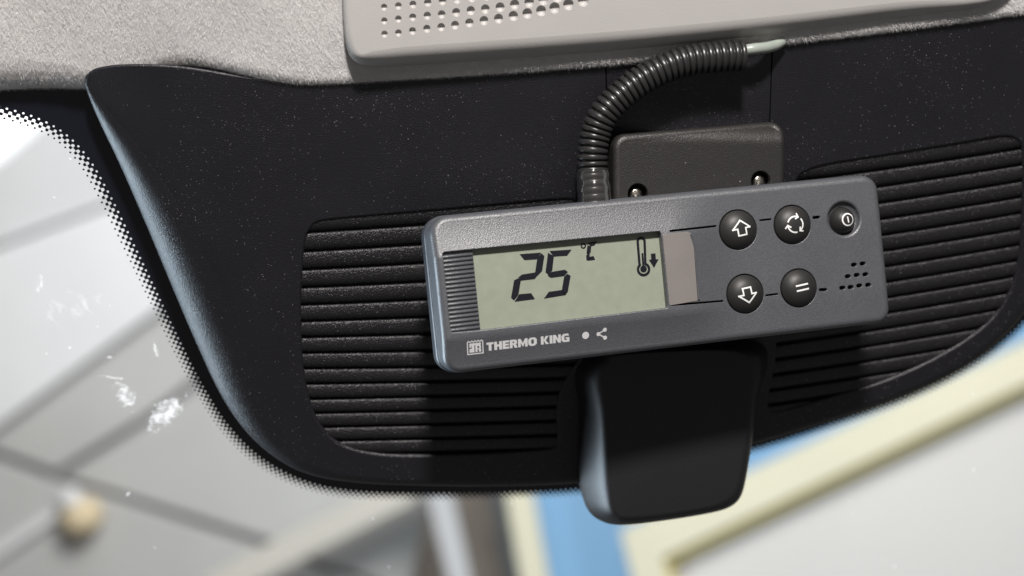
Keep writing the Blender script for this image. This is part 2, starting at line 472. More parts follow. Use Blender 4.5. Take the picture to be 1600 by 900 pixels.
cover = thing('sensor_cover', CV, 'wide black textured sensor cover with two ribbed fields above the windscreen', 'cover')
sil_px = [(132, 128, 1.3), (136, 146, 1.8), (152, 190, 6.0), (187, 270, 11.5), (226, 365, 16), (265, 460, 17.5), (305, 553, 17), (345, 634, 14.5), (386, 690, 11.5), (432, 727, 8.5),
          (482, 749, 6), (545, 760, 5), (640, 765, 4.5), (760, 766, 4), (900, 761, 4), (1000, 744, 4), (1170, 702, 4), (1300, 663, 4), (1420, 622, 4.5), (1510, 580, 5),
          (1572, 534, 5.5), (1612, 490, 6), (1650, 430, 6), (1690, 340, 5), (1700, 200, 3), (1695, 40, 1.5), (1680, -12, 1.2), (1600, 2, 1.2), (1400, 26, 1.2), (1200, 52, 1.2), (950, 84, 1.2), (700, 108, 1.2),
          (560, 116, 1.0), (470, 125, 0.8), (418, 124, 0.8), (371, 117.5, 0.8), (315, 108, 0.8), (262, 102, 0.8), (196, 101, 0.8), (155, 106, 0.9), (137, 115, 1.0)]
cs = [(*CV.uvf(a, b), r_) for a, b, r_ in sil_px]
cs = resample(catmull(cs, True, 12), 1.3)
cs = ccw(cs)
cover_sil = [(p[0], p[1]) for p in cs]; cover_r = np.array([p[2] for p in cs])
for _ in range(6): cover_r = (np.roll(cover_r, 1) + cover_r * 2 + np.roll(cover_r, -1)) / 4

LEFT = [(486, 358), (500, 347), (560, 340), (700, 328), (870, 313), (897, 316), (906, 335), (906, 540), (896, 575), (877, 605), (869, 640), (870, 688), (860, 701), (780, 708), (700, 711),
        (620, 711), (572, 706), (534, 694), (508, 672), (490, 640), (479, 600), (473, 550), (471, 480), (474, 410), (479, 372)]
RIGHT = [(1246, 282), (1262, 268), (1300, 257), (1400, 241), (1500, 225), (1565, 214), (1588, 219), (1598, 240), (1597, 320), (1592, 400), (1576, 458), (1545, 503), (1480, 549), (1390, 592), (1290, 623),
         (1215, 643), (1202, 636), (1203, 615), (1212, 570), (1216, 520), (1230, 420), (1238, 310)]
left_c = resample(catmull([CV.uvf(*p) for p in LEFT], True, 8), 0.9)
right_c = resample(catmull([CV.uvf(*p) for p in RIGHT], True, 8), 0.9)
INS = [(947, 60), (1207, 40), (1205, 120), (1202, 290), (1190, 296), (960, 318), (948, 312), (946, 200)]
ins_c = resample(round_poly([CV.uvf(*p) for p in [(946, 96), (1208, 66), (1201, 262), (951, 290)]], 1.2), 0.8)
gi = GL.mi
def back_to_glass(u, v, w_):
    p = CV.world(u, v, w_)
    t = GL.n.dot(GL.o - p) / GL.n.y - 1.5
    q = CV.local(p + Vector((0, max(t, 1.0), 0)))
    return tuple(q)
mb = MB()
shell(mb, cover_sil, cover_r, 0, [(left_c, 1.0, 3.2), (right_c, 1.0, 3.2), (ins_c, 0.25, 2.0)], 2.6, f_cover, 8, back_to_glass)
mb.build('cover_shell', M['cover'], cover)
plate('insert_panel', [tuple(p) for p in offset(ccw(ins_c), -0.32)], 0.25, 2.0, M['cover'], cover, spacing=4, lift=-0.1)
# floors of the ribbed fields
for cc in (left_c, right_c):
    mb = MB(); flat_cap(mb, offset(ccw(cc), 1.0), [], 4.0, lambda u, v: -2.9 + f_cover(u, v)); mb.build('recess_floor', M['rib'], cover)

def rib(lineA, lineB, field, x0, x1):
    """one long half-round rib between two groove lines (functions px -> py)"""
    poly = offset(ccw(field), 2.6)
    xs = np.arange(x0, x1, 6.0)
    pts = np.array([CV.uvf(x, 0.5 * (lineA(x) + lineB(x))) for x in xs])
    k = np.where(inside(pts, poly))[0]
    if len(k) < 4: return
    xs = xs[k[0]:k[-1] + 1]
    prof = [(0.02, -2.8), (0.035, -1.35), (0.06, -1.02), (0.11, -0.86), (0.25, -0.66), (0.42, -0.50), (0.58, -0.46), (0.71, -0.62), (0.81, -0.98), (0.885, -1.6), (0.915, -2.8)]
    rg = []
    for s_, w_ in prof:
        row = []
        for x in xs:
            u, v = CV.uvf(x, lineA(x) + (lineB(x) - lineA(x)) * s_); row.append((u, v, w_ + f_cover(u, v)))
        rg.append(row)
    mb = MB(); mb.rings(rg, closed=False, flip=True)
    mb.build('rib', M['rib'], cover)
# groove lines of the left field: heights at x=480 and x=671, then a gently straighter run
gl = [(336, 322), (366, 353.5), (395.5, 384), (424, 413.5), (452, 443), (479, 471), (505, 498.5), (530, 525), (554.5, 551.5), (579, 577), (603, 600), (627, 623), (649, 645), (671, 667), (692.5, 689), (714, 711)]
def left_line(a, b):
    s_ = (b - a) / 191.0
    return lambda x: a + s_ * (x - 480) - 0.00002 * (x - 480) * (x - 671)
LL = [left_line(a, b) for a, b in gl]
for k in range(len(LL) - 1): rib(LL[k], LL[k + 1], left_c, 452, 920)
gr = [(243, 206)] + [(271 + 26.2 * k - 0.12 * k * k, 234.5 + 25.6 * k - 0.1 * k * k) for k in range(16)]
def right_line(a, b):
    s_ = (b - a) / 242.0
    return lambda x: a + s_ * (x - 1356) - 0.00006 * (x - 1356) * (x - 1598)
RL = [right_line(a, b) for a, b in gr]
for k in range(len(RL) - 1): rib(RL[k], RL[k + 1], right_c, 1186, 1616)

# sensor housing at the bottom, standing out of the cover
HS = Frame(at(1050, 690, 44), 8.0, 6.0, 4.0)
S_px = [(886, 575), (899, 640), (904, 715), (909, 765), (919, 797), (940, 815), (972, 819.5), (1040, 811), (1108, 799.5), (1139, 790), (1155, 774), (1163, 745), (1172, 690), (1182, 620), (1200, 565), (1190, 530), (1120, 520), (960, 525), (918, 540)]
F_px = [(944, 590), (948, 640), (953, 715), (957, 765), (959, 790), (964, 800), (978, 806), (1040, 801), (1106, 790), (1132, 780), (1146, 766), (1154, 742), (1163, 690), (1170, 625), (1172, 580), (1160, 556), (1115, 548), (975, 555), (952, 566)]
Sc = catmull([HS.uv(a, b, -20) for a, b in S_px], True, 6); Fc = catmull([HS.uv(a, b, 0) for a, b in F_px], True, 6)
rg = []
for so, sd in [(0, 0), (0.08, 0.004), (0.16, 0.02), (0.26, 0.06), (0.36, 0.12), (0.48, 0.22), (0.6, 0.35), (0.72, 0.51), (0.84, 0.7), (0.94, 0.89), (1.0, 1.06)]:
    rg.append([(f0[0] + (s0[0] - f0[0]) * so, f0[1] + (s0[1] - f0[1]) * so, -20 * sd) for f0, s0 in zip(Fc, Sc)])
bk = []
for p in Sc:
    q = HS.world(p[0], p[1], -21.2) + Vector((0, 26, 0)); bk.append(tuple(HS.local(q)))
rg.append(bk)
mbh = MB(); mbh.rings(rg)
cx_ = np.mean([p[0] for p in Fc]); cy_ = np.mean([p[1] for p in Fc])
def scl(q, w_): return [(cx_ + (p[0] - cx_) * q, cy_ + (p[1] - cy_) * q, w_) for p in Fc]
mbh.rings([scl(0.0002, 0.5), scl(0.4, 0.45), scl(0.75, 0.25), scl(1.0, 0.0)])
inv = (CV.m.to_4x4().transposed())
vv = [tuple(CV.local(HS.world(*p))) for p in mbh.v]
mesh_obj('sensor_housing', vv, mbh.f, M['housing'], cover)

# ================================================================== WINDSCREEN with its printed border
ws = thing('windscreen', GL, 'clear windscreen glass with black dotted border around the sensor cover', 'windscreen')
def glass_mat():
    m = bpy.data.materials.new('windscreen_glass'); m.use_nodes = True
    nt = m.node_tree; N, L = nt.nodes, nt.links
    N.remove(N['Principled BSDF'])
    t = N.new('ShaderNodeBsdfTransparent'); t.inputs[0].default_value = (0.975, 0.985, 0.985, 1)
    g = N.new('ShaderNodeBsdfGlossy'); g.inputs['Roughness'].default_value = 0.02
    f = N.new('ShaderNodeFresnel'); f.inputs[0].default_value = 1.18
    m2 = N.new('ShaderNodeMixShader'); L.new(f.outputs[0], m2.inputs[0]); L.new(t.outputs[0], m2.inputs[1]); L.new(g.outputs[0], m2.inputs[2])
    # dried smudges and dust on the inner face
    tc = N.new('ShaderNodeTexCoord')
    d = N.new('ShaderNodeBsdfDiffuse'); d.inputs[0].default_value = (0.85, 0.87, 0.90, 1)
    tr_ = N.new('ShaderNodeBsdfTranslucent'); tr_.inputs[0].default_value = (0.95, 0.96, 0.98, 1)
    ms_ = N.new('ShaderNodeAddShader'); L.new(d.outputs[0], ms_.inputs[0]); L.new(tr_.outputs[0], ms_.inputs[1])
    def blob(px, py, ru, rv, rot, sc_, thr, stretch, amax=0.5):
        u, v = GL.uv(px, py)
        mp = N.new('ShaderNodeMapping'); mp.vector_type = 'TEXTURE'
        mp.inputs['Location'].default_value = (u * .001, v * .001, 0); mp.inputs['Rotation'].default_value = (0, 0, rot); mp.inputs['Scale'].default_value = (ru * .001, rv * .001, 1)
        L.new(tc.outputs['Object'], mp.inputs[0])
        ln = N.new('ShaderNodeVectorMath'); ln.operation = 'LENGTH'; 
        fl = N.new('ShaderNodeVectorMath'); fl.operation = 'MULTIPLY'; fl.inputs[1].default_value = (1, 1, 0); L.new(mp.outputs[0], fl.inputs[0]); L.new(fl.outputs[0], ln.inputs[0])
        mr = N.new('ShaderNodeMapRange'); mr.inputs['From Min'].default_value = 0.25; mr.inputs['From Max'].default_value = 1.0; mr.inputs['To Min'].default_value = 1; mr.inputs['To Max'].default_value = 0
        L.new(ln.outputs['Value'], mr.inputs['Value'])
        st = N.new('ShaderNodeVectorMath'); st.operation = 'MULTIPLY'; st.inputs[1].default_value = (1, stretch, 0); L.new(mp.outputs[0], st.inputs[0])
        n = N.new('ShaderNodeTexNoise'); n.inputs['Scale'].default_value = sc_; n.inputs['Detail'].default_value = 7; n.inputs['Roughness'].default_value = 0.65; L.new(st.outputs[0], n.inputs['Vector'])
        ad = N.new('ShaderNodeMath'); ad.operation = 'ADD'; 
        h = N.new('ShaderNodeMath'); h.operation = 'MULTIPLY'; h.inputs[1].default_value = 0.32; L.new(mr.outputs[0], h.inputs[0])
        L.new(n.outputs['Fac'], ad.inputs[0]); L.new(h.outputs[0], ad.inputs[1])
        r2 = N.new('ShaderNodeMapRange'); r2.inputs['From Min'].default_value = thr; r2.inputs['From Max'].default_value = thr + 0.22; r2.inputs['To Max'].default_value = amax
        L.new(ad.outputs[0], r2.inputs['Value'])
        mu = N.new('ShaderNodeMath'); mu.operation = 'MULTIPLY'; L.new(r2.outputs[0], mu.inputs[0])
        cl = N.new('ShaderNodeMath'); cl.operation = 'MULTIPLY'; cl.inputs[1].default_value = 4; cl.use_clamp = True; L.new(mr.outputs[0], cl.inputs[0]); L.new(cl.outputs[0], mu.inputs[1])
        return mu.outputs[0]
    outs = [blob(258, 645, 13.5, 7.5, R(48), 3.6, 0.66, 0.6, 0.42), blob(196, 618, 10.5, 6.5, R(-62), 4.2, 0.71, 0.5, 0.36), blob(243, 546, 5.0, 1.3, R(-80), 3.0, 0.66, 0.5, 0.3),
            blob(177, 590, 8, 1.2, R(-12), 4.0, 0.70, 0.4, 0.3), blob(200, 772, 2.0, 1.4, R(60), 3, 0.64, 1, 0.3), blob(171, 558, 1.6, 1.2, 0, 3, 0.64, 1, 0.3),
            blob(62, 445, 8, 3, R(80), 3.5, 0.76, 0.5, 0.25), blob(110, 480, 30, 18, R(30), 9, 0.83, 0.3, 0.16)]
    # fine dust specks
    v = N.new('ShaderNodeTexVoronoi'); v.inputs['Scale'].default_value = 140; L.new(tc.outputs['Object'], v.inputs['Vector'])
    sp = N.new('ShaderNodeSeparateColor'); L.new(v.outputs['Color'], sp.inputs[0])
    rr_ = N.new('ShaderNodeMath'); rr_.operation = 'MULTIPLY'; rr_.inputs[1].default_value = 0.09; L.new(sp.outputs[1], rr_.inputs[0])
    lt = N.new('ShaderNodeMath'); lt.operation = 'LESS_THAN'; L.new(v.outputs['Distance'], lt.inputs[0]); L.new(rr_.outputs[0], lt.inputs[1])
    l2 = N.new('ShaderNodeMath'); l2.operation = 'MULTIPLY'; l2.inputs[1].default_value = 0.16; L.new(lt.outputs[0], l2.inputs[0])
    outs.append(l2.outputs[0])
    acc = outs[0]
    for q in outs[1:]:
        mxm = N.new('ShaderNodeMath'); mxm.operation = 'MAXIMUM'; L.new(acc, mxm.inputs[0]); L.new(q, mxm.inputs[1]); acc = mxm.outputs[0]
    m3 = N.new('ShaderNodeMixShader'); L.new(acc, m3.inputs[0]); L.new(m2.outputs[0], m3.inputs[1]); L.new(ms_.outputs[0], m3.inputs[2])
    L.new(m3.outputs[0], N['Material Output'].inputs[0])
    return m
gm = glass_mat()
mb = MB(); c4 = [GL.uv(-300, 20), GL.uv(1900, -150), GL.uv(2000, 1150), GL.uv(-400, 1150)]
mb.add([(p[0], p[1], 0) for p in c4], [(3, 2, 1, 0)])
mb.build('glass_pane', gm, ws, False)
# frit
FR = [(-160, 122), (-60, 140), (0, 160), (56, 177), (104, 203), (144, 245), (180, 308), (213, 377), (246, 447), (281, 522), (316, 592), (358, 659), (410, 711), (478, 747), (560, 763), (680, 766), (800, 764), (900, 759),
      (1000, 741), (1170, 697), (1300, 656), (1420, 613), (1510, 568), (1575, 519), (1615, 474), (1655, 412), (1700, 322)]
fr = resample(catmull([GL.uv(*p) for p in FR], False, 10), 1.0, False)
fr = np.array(fr); d = np.gradient(fr, axis=0); d /= np.hypot(d[:, 0], d[:, 1])[:, None]
out_n = np.stack([-d[:, 1], d[:, 0]], 1)           # one side
cen_u, cen_v = GL.uv(900, 400)
if np.mean(np.sum(out_n * (fr - np.array([cen_u, cen_v])), 1)) < 0: out_n = -out_n
TW = 6.6
inner = fr - out_n * 2.0
mb = MB()
tops = [GL.uv(1720, -60), GL.uv(900, -40), GL.uv(300, -20), GL.uv(-160, 0)]
flat_cap(mb, [tuple(p) for p in inner] + tops, [], 0, lambda u, v: 0.5)
mb.build('frit_band', M['frit'], ws, False)
def frit_mat():
    m = bpy.data.materials.new('frit_dot_print'); m.use_nodes = True
    nt = m.node_tree; N, L = nt.nodes, nt.links
    b = N['Principled BSDF']; b.inputs['Base Color'].default_value = (0.008, 0.009, 0.016, 1); b.inputs['Roughness'].default_value = 0.3
    uvn = N.new('ShaderNodeUVMap'); sp = N.new('ShaderNodeSeparateXYZ'); L.new(uvn.outputs[0], sp.inputs[0])
    def mth(op, a, c=None):
        n = N.new('ShaderNodeMath'); n.operation = op
        for i, x in enumerate((a, c)):
            if x is None: continue
            if isinstance(x, (int, float)): n.inputs[i].default_value = x
            else: L.new(x, n.inputs[i])
        return n.outputs[0]
    cs_ = mth('COSINE', mth('MULTIPLY', sp.outputs[0], 2 * math.pi / 2.75)); ct = mth('COSINE', mth('MULTIPLY', sp.outputs[1], 2 * math.pi / 2.45))
    h = mth('MULTIPLY', cs_, ct)
    thr = mth('SUBTRACT', mth('MULTIPLY', sp.outputs[1], 2.3 / TW), 1.05)
    ink = mth('GREATER_THAN', h, thr)
    t = N.new('ShaderNodeBsdfTransparent'); mx = N.new('ShaderNodeMixShader'); L.new(ink, mx.inputs[0]); L.new(t.outputs[0], mx.inputs[1]); L.new(b.outputs[0], mx.inputs[2])
    L.new(mx.outputs[0], N['Material Output'].inputs[0])
    return m
n = len(fr)
pit = np.array([1.0 - 0.27 * min(max((GL.uv(300, 330)[1] - q_[1]) / 75.0, 0.0), 1.0) for q_ in fr])
outer = fr + out_n * (TW * (0.5 + 0.5 * pit))[:, None]
s_len = np.concatenate([[0], np.cumsum(np.hypot(*(fr[1:] - fr[:-1]).T) / pit[1:])])
mb = MB(); mb.rings([[(p[0], p[1], 0.5) for p in inner], [(p[0], p[1], 0.5) for p in fr], [(p[0], p[1], 0.5) for p in outer]], closed=False)
o = mb.build('frit_dots', frit_mat(), ws, False)
uvl = o.data.uv_layers.new(name='UVMap')
for lp_ in o.data.loops:
    i = lp_.vertex_index; k, j = divmod(i, n)
    uvl.data[lp_.index].uv = (s_len[j], (-2.0, 0.0, TW)[k])
o.data.update()

# ================================================================== HEADLINER, CONSOLE PANEL
HL = Frame(CV.o, 10.0, 20.0, 5.5)
hu0 = CV.uv(190, 110)[0]; hu1 = CV.uv(400, 120)[0]
def f_head(u, v):
    t = min(max((u - hu0) / (hu1 - hu0), 0.0), 1.0); t = t * t * (3 - 2 * t)
    return -4.0 + 5.8 * t - 9.0 * math.tanh(-f_cover(u, v) / 9.0) + 0.25 * math.sin(u * 0.11 + 1) * math.cos(v * 0.13)
HL.f = f_head
HE = [(-260, 172, 12), (-120, 162, 13), (0, 155, 13), (70, 150.5, 12), (130, 147, 9), (180, 138, 5), (230, 120, 4.5), (280, 108, 5), (325, 110, 5), (372, 120, 5), (420, 131, 4.6), (470, 136.5, 4), (540, 133, 3), (640, 127, 3),
      (800, 116, 2.5), (950, 104.5, 2.5), (1080, 91, 2.5), (1210, 74, 2.5), (1400, 51, 2.5), (1600, 24, 2.5), (1760, 0, 2.5)]
he = [(*HL.uvf(a, b), r_) for a, b, r_ in HE]
he = catmull(he, False, 10) + [(*HL.uv(1780, -120), 2.5), (*HL.uv(900, -140), 2.5), (*HL.uv(-260, -120), 2.5)]
he = ccw(resample(he, 1.5)); hr = np.array([p[2] for p in he])
mb = MB(); shell(mb, [(p[0], p[1]) for p in he], hr, 0, spacing=4, f=f_head, K=6, back=lambda u, v, w_: (u, v + 1.0, w_ - 4.0))
head = mb.build('headliner', M['fabric'], frame=HL)
tag(head, 'grey fuzzy fabric headliner above the black cover', 'headliner', kind='structure')

CP = Frame(on_plane(HL, 900, 60, 7.8), 10.0, 14.0, 5.5)
PN = [(534, -150, 2), (533, -30, 2), (535, 30, 2), (540, 70, 2.5), (551, 93, 3.5), (578, 104, 6), (640, 104.5, 7.5), (800, 95, 8), (1000, 79, 8), (1200, 57, 7.5), (1400, 30, 6.5), (1500, 15, 4), (1548, 3, 3.5), (1580, -25, 3), (1600, -80, 3), (1600, -150, 3)]
pn = [(*CP.uv(a, b, -7), r_) for a, b, r_ in PN]
pn = resample(catmull(pn, False, 10), 1.0, False); pn = ccw(pn)
pr = np.array([p[2] for p in pn])
for _ in range(4): pr = (np.roll(pr, 1) + pr * 2 + np.roll(pr, -1)) / 4
console = thing('console_panel', CP, 'pale grey plastic overhead console panel with rows of round holes', 'panel')
rowA = [(231, 152), (293, 147), (356, 138), (420, 128), (484, 121), (546, 112), (610, 102), (675, 92), (740, 83), (806, 71), (868, 60), (930, 48), (990, 35), (1052, 20), (1118, 3)]
rowB = [(230, 93), (293, 85), (357, 77), (422, 70), (486, 64), (551, 55), (616, 47), (681, 40), (747, 32), (812, 20), (877, 10), (940, 0), (1003, -14), (1066, -30)]
rowC = [(229, 32), (293, 26), (358, 20), (424, 12), (490, 5), (555, -3), (620, -11), (686, -19), (752, -27), (818, -39), (884, -49)]
holes = []; bowls = []
for row in (rowA, rowB, rowC, [(x - 1, y - 60) for x, y in rowC[:9]]):
    for i, (x, y) in enumerate(row):
        c = CP.uv(520 + x / 2.857, y / 2.857); r_ = (4.6 + 0.28 * i) / 4.75
        holes.append((circle(c, r_, 20), 0.18, 0.25)); bowls.append((c, r_))
mb = MB(); shell(mb, [(p[0], p[1]) for p in pn], pr, 14, holes, 4.0, K=8, prof=[(math.sin(k / 10 * math.pi / 2), 1.45 * (1 - math.cos(k / 10 * math.pi / 2))) for k in range(11)])
for c, r_ in bowls:
    mb.rings([[(c[0] + r_ * q * math.cos(2 * math.pi * i / 20), c[1] + r_ * q * math.sin(2 * math.pi * i / 20), -0.25 - z * r_) for i in range(20)] for q, z in ((1, 0), (0.96, 0.22), (0.84, 0.46), (0.63, 0.64), (0.35, 0.74), (0.02, 0.78))])
mb.build('panel_face', M['panel'], console)

# fibres of the headliner
me = head.data
tris = []
Vv = np.array([v.co[:] for v in me.vertices]) * 1000
for p in me.polygons:
    vs_ = list(p.vertices)
    for k in range(1, len(vs_) - 1): tris.append((vs_[0], vs_[k], vs_[k + 1]))
T_ = np.array(tris); A = Vv[T_[:, 0]]; B = Vv[T_[:, 1]]; Cc = Vv[T_[:, 2]]
nn = np.cross(B - A, Cc - A); ar = np.linalg.norm(nn, axis=1) / 2; nn /= np.maximum(ar * 2, 1e-9)[:, None]
# keep what can be seen beside the console panel
cen = (A + B + Cc) / 3
wp = np.array([tuple(HL.world(*c)) for c in cen]); dd = wp[:, 1] + 550
pxs = 800 + FPX * wp[:, 0] / dd; pys = 450 - FPX * wp[:, 2] / dd
vis = (pxs > -60) & (pxs < 1660) & (pys > -60) & ((pxs < 560) | (pys > 30 - (pxs - 1000) * 0.13 + 20) | (pxs > 1500)) & (True)
wgt = ar * vis; wgt /= wgt.sum()
rg_ = np.random.default_rng(3); NF = 100000
idx = rg_.choice(len(T_), NF, p=wgt); r1 = np.sqrt(rg_.random(NF)); r2 = rg_.random(NF)
P0 = A[idx] * (1 - r1)[:, None] + B[idx] * (r1 * (1 - r2))[:, None] + Cc[idx] * (r1 * r2)[:, None]; Nn = nn[idx]
ph = 0.25 * np.sin(P0[:, 0] * 0.2 + P0[:, 1] * 0.1) - 0.7
th_ = ph + rg_.normal(0, 0.8, NF)
tan = np.stack([np.cos(th_), np.sin(th_), np.zeros(NF)], 1)
tan -= Nn * np.sum(tan * Nn, 1)[:, None]
Ln = rg_.uniform(0.5, 1.7, NF)[:, None]; Wd = rg_.uniform(0.022, 0.04, NF)[:, None]
side = np.cross(tan, Nn); side /= np.maximum(np.linalg.norm(side, axis=1), 1e-6)[:, None]
lift = rg_.uniform(0.25, 0.8, NF)[:, None]
P1 = P0 + (tan * 0.5 + Nn * lift * 0.7) * Ln; P2 = P0 + (tan * 1.1 + Nn * lift * 0.8) * Ln + side * rg_.normal(0, 0.25, NF)[:, None]
verts = np.stack([P0 - side * Wd, P0 + side * Wd, P1 - side * Wd * .8, P1 + side * Wd * .8, P2], 1).reshape(-1, 3)
faces = []
for i in range(NF):
    b = i * 5; faces += [(b, b + 1, b + 3, b + 2), (b + 2, b + 3, b + 4)]
o = mesh_obj('fabric_pile', verts.tolist(), faces, M['pile'], head, False)
tag(o, kind='stuff')

# ================================================================== MOUNTING BRACKET
DV = Frame((51.7, 0, 5.53), 12.28, 0.06, 6.0)
BR = Frame(DV.world(0, 0, -14), 12.28, 4.0, 5.2)
br = thing('mounting_bracket', BR, 'dark brown plastic mounting bracket behind the grey controller', 'bracket')
bs = round_poly([BR.uv(a, b, -2) for a, b in [(956, 211), (1226, 188.5), (1222, 380), (958, 400)]], [5.0, 4.2, 2, 2], 8)
bs = ccw(resample(bs, 0.7))
def f_br(u, v):
    top = BR.uv(1090, 222)[1]; q = max(0.0, v - top + 0.09 * (u - BR.uv(1090, 222)[0]))
    return -0.10 * q * q
sh = []
for (x, y) in ((997, 303), (1189, 283)):
    sh.append((circle(BR.uv(x, y), 3.5, 24), 0.35, 5.0))
mb = MB(); shell(mb, bs, 2.0, 26, sh, 1.3, f_br, 6); mb.build('bracket_body', M['bracket'], br)
for (x, y) in ((994, 303), (1186, 283)):
    c = BR.uv(x, y, -2.5); mb = MB()
    prof = [(0.01, 0.0), (0.9, -0.1), (1.7, -0.45), (2.35, -1.1), (2.5, -1.6), (2.5, -4)]
    mb.rings([[(c[0] + q * math.cos(2 * math.pi * k / 24), c[1] + q * math.sin(2 * math.pi * k / 24), -1.6 + z) for k in range(24)] for q, z in prof])
    s_ = mb.build('screw', M['metal'], br)
    mb = MB()
    for a in (0.5, 0.5 + math.pi / 2):
        d_ = Vector((math.cos(a), math.sin(a))); e_ = Vector((-d_.y, d_.x)) * 0.32
        q4 = [Vector(c) - d_ * 1.5 - e_, Vector(c) + d_ * 1.5 - e_, Vector(c) + d_ * 1.5 + e_, Vector(c) - d_ * 1.5 + e_]
        mb.add([(p.x, p.y, -1.75 if True else 0) for p in q4], [(0, 1, 2, 3)])
    for i in range(4): mb.v[4 + i] = (*mb.v[4 + i][:2], -1.73)
    mb.build('cross_slot', M['black'], s_, False)
    mb = MB(); mb.add([(*p, -5.2) for p in circle(c, 4.0, 20)], [tuple(range(20))]); mb.build('hole_floor', M['black'], br, False)

# ================================================================== CONDUIT, SLEEVE, CABLE
def cpt(px, py, h):
    return on_plane(CV, px, py, h)
cpx = [(1161, 87, 6.5), (1140, 87.5, 6.5), (1116, 89.5, 6.5), (1079, 94, 6.5), (1042, 105, 6.8), (1004, 125, 7.2), (970, 150, 8), (944, 178, 9), (931, 207, 10), (926, 236, 12), (926, 266, 14), (928, 296, 17), (930, 330, 20)]
path = [tuple(cpt(*p)) for p in cpx]
path = catmull(path, False, 14)
PP = np.array(path); sl = np.concatenate([[0], np.cumsum(np.linalg.norm(PP[1:] - PP[:-1], axis=1))]); tot = sl[-1]
pitch = 2.28; nr = int(tot / pitch); fine = 12
ts = np.linspace(0, nr * pitch, nr * fine + 1)
fp = np.stack([np.interp(ts, sl, PP[:, a]) for a in range(3)], 1)
for _ in range(12): fp[1:-1] = (fp[:-2] + 2 * fp[1:-1] + fp[2:]) / 4
def corr(ph):
    ph %= 1.0
    if ph < 0.62: return 5.15 + 0.14 * math.sin(ph / 0.62 * math.pi)
    q = (ph - 0.62) / 0.38; return 5.15 - 0.95 * math.sin(q * math.pi) ** 0.7
cr = [corr(t / pitch) for t in ts]
mb = MB(); tube(mb, fp, cr, 36, False)
# open end: thickness ring
e0 = Vector(fp[0]); tdir = (Vector(fp[0]) - Vector(fp[6])).normalized()
cd = mb.build('cable_conduit', M['conduit'], None)
tag(cd, 'black corrugated conduit arching from the console panel down behind the controller', 'conduit')
mb = MB(); tube(mb, [fp[0] , fp[4], fp[12], fp[30]], [4.3, 4.2, 4.1, 4.0], 30, False); 
ring_a = mb.v[:30]
mb2 = MB(); ro = [tuple(v) for v in cd.data.vertices[0:0]]
o = mb.build('inner_wall', M['black'], cd)
# clear sleeve at the lower end
k0 = int(len(fp) * 0.855)
sl_path = [tuple(p) for p in fp[k0::3]]
mb = MB(); rad = [5.55 + (0.35 * math.sin(i * 0.8) if i < 14 else 0.0) * 0.4 + 0.012 * i for i in range(len(sl_path))]
tube(mb, sl_path, rad, 32, False)
mb.build('clear_sleeve', M['clear'], cd)
ch = [tuple(Vector(fp[14])), tuple(Vector(fp[0]) + Vector((0, 0, 1.6))), tuple(cpt(1178, 76.5, 6.5)), tuple(cpt(1196, 74.5, 5)), tuple(cpt(1210, 71, 2.5)), tuple(cpt(1222, 64, 0.8))]
mb = MB(); tube(mb, catmull(ch, False, 8), [2.0] * 60 if False else 1.9, 18, True)
tag(mb.build('cable', M['cable'], None), 'short pale grey cable leaving the conduit end under the panel', 'cable')

# ================================================================== TEMPERATURE CONTROLLER
ctl = thing('temperature_controller', DV, 'grey temperature controller with display showing 25 and five round buttons', 'controller')
D = lambda px, py: DV.uvf(px, py)
vt0 = DV.uv(1020, 308)[1]
hwid, hhei = 156.3 / 2, 50.9 / 2
def smooth01(x): x = min(max(x, 0.0), 1.0); return x * x * (3 - 2 * x)
def f_dev(u, v):
    a = 1 - smooth01((u - 2) / 22.0)          # bands are crowned beside the display, flat at the keypad
    A = 0.35 + 2.7 * a
    vw = 12.9 if v > 0 else -13.4
    if v > 0: e = (hhei - v) / (hhei - 12.3)
    else: e = (hhei + v) / (hhei - 14.2)
    e = min(max(e, 0.0), 1.0)
    return A * e ** 1.35
DV.f = f_dev
sil = round_poly([(-hwid, hhei), (hwid, hhei), (hwid, -hhei), (-hwid, -hhei)], [6.2, 5.6, 5.0, 5.6], 12)
sil = ccw(resample(sil, 0.6))
win = [D(681, 395.5), D(1032, 361.5), D(1044, 481), D(749, 516), D(692, 521)]
win = [(max(p[0], -hwid + 2.9), p[1]) for p in win]
win = resample(round_poly(win, [0.5, 0.25, 0.25, 0.3, 0.5], 4), 0.8)
btn = [((1153, 359), 30.5), ((1238, 351), 30), ((1164, 459), 30), ((1248, 450), 29.5)]
MMP = 1 / 4.72
holes = [(win, 0.3, 3.6)]
bc = []
for (p, r_) in btn:
    c = D(*p); bc.append((c, r_ * MMP)); holes.append((circle(c, (r_ + 1.6) * MMP, 40), 0.18, 2.5))
pc = D(1319, 342); holes.append((circle(pc, 26.5 * MMP, 40), 0.9, 3.2))
slots = [((1047, 361), (1119, 353.2)), ((1187.5, 344.3), (1204.5, 342.5)), ((1271.5, 340), (1279.5, 339.3)), ((1051, 476.6), (1130, 470.2)), ((1197, 461.6), (1215, 459.3)), ((1281.5, 452.8), (1290.5, 452.4))]
for k, (a, b) in enumerate(slots):
    holes.append((resample(capsule(D(*a), D(*b), (1.5 if k % 3 < 2 else 2.4) * MMP, 6), 0.35 if k % 3 else 0.6), 0.10, 1.4))
pill = [(1088, 497), (1135, 491), (1055, 560), (1103, 553), (1150, 549), (1025, 622), (1070, 618), (1117, 610), (1165, 606)]
for x, y in pill:
    c = Vector(D(1020 + x / 3.46, 270 + y / 3.46)); d_ = Vector((0.42, 0))
    holes.append((capsule(c - d_, c + d_, 0.68, 6), 0.15, 1.8))
mb = MB(); shell(mb, sil, 2.3, 9.5, holes, 1.5, f_dev, 8); mb.build('front_shell', M['grey'], ctl)
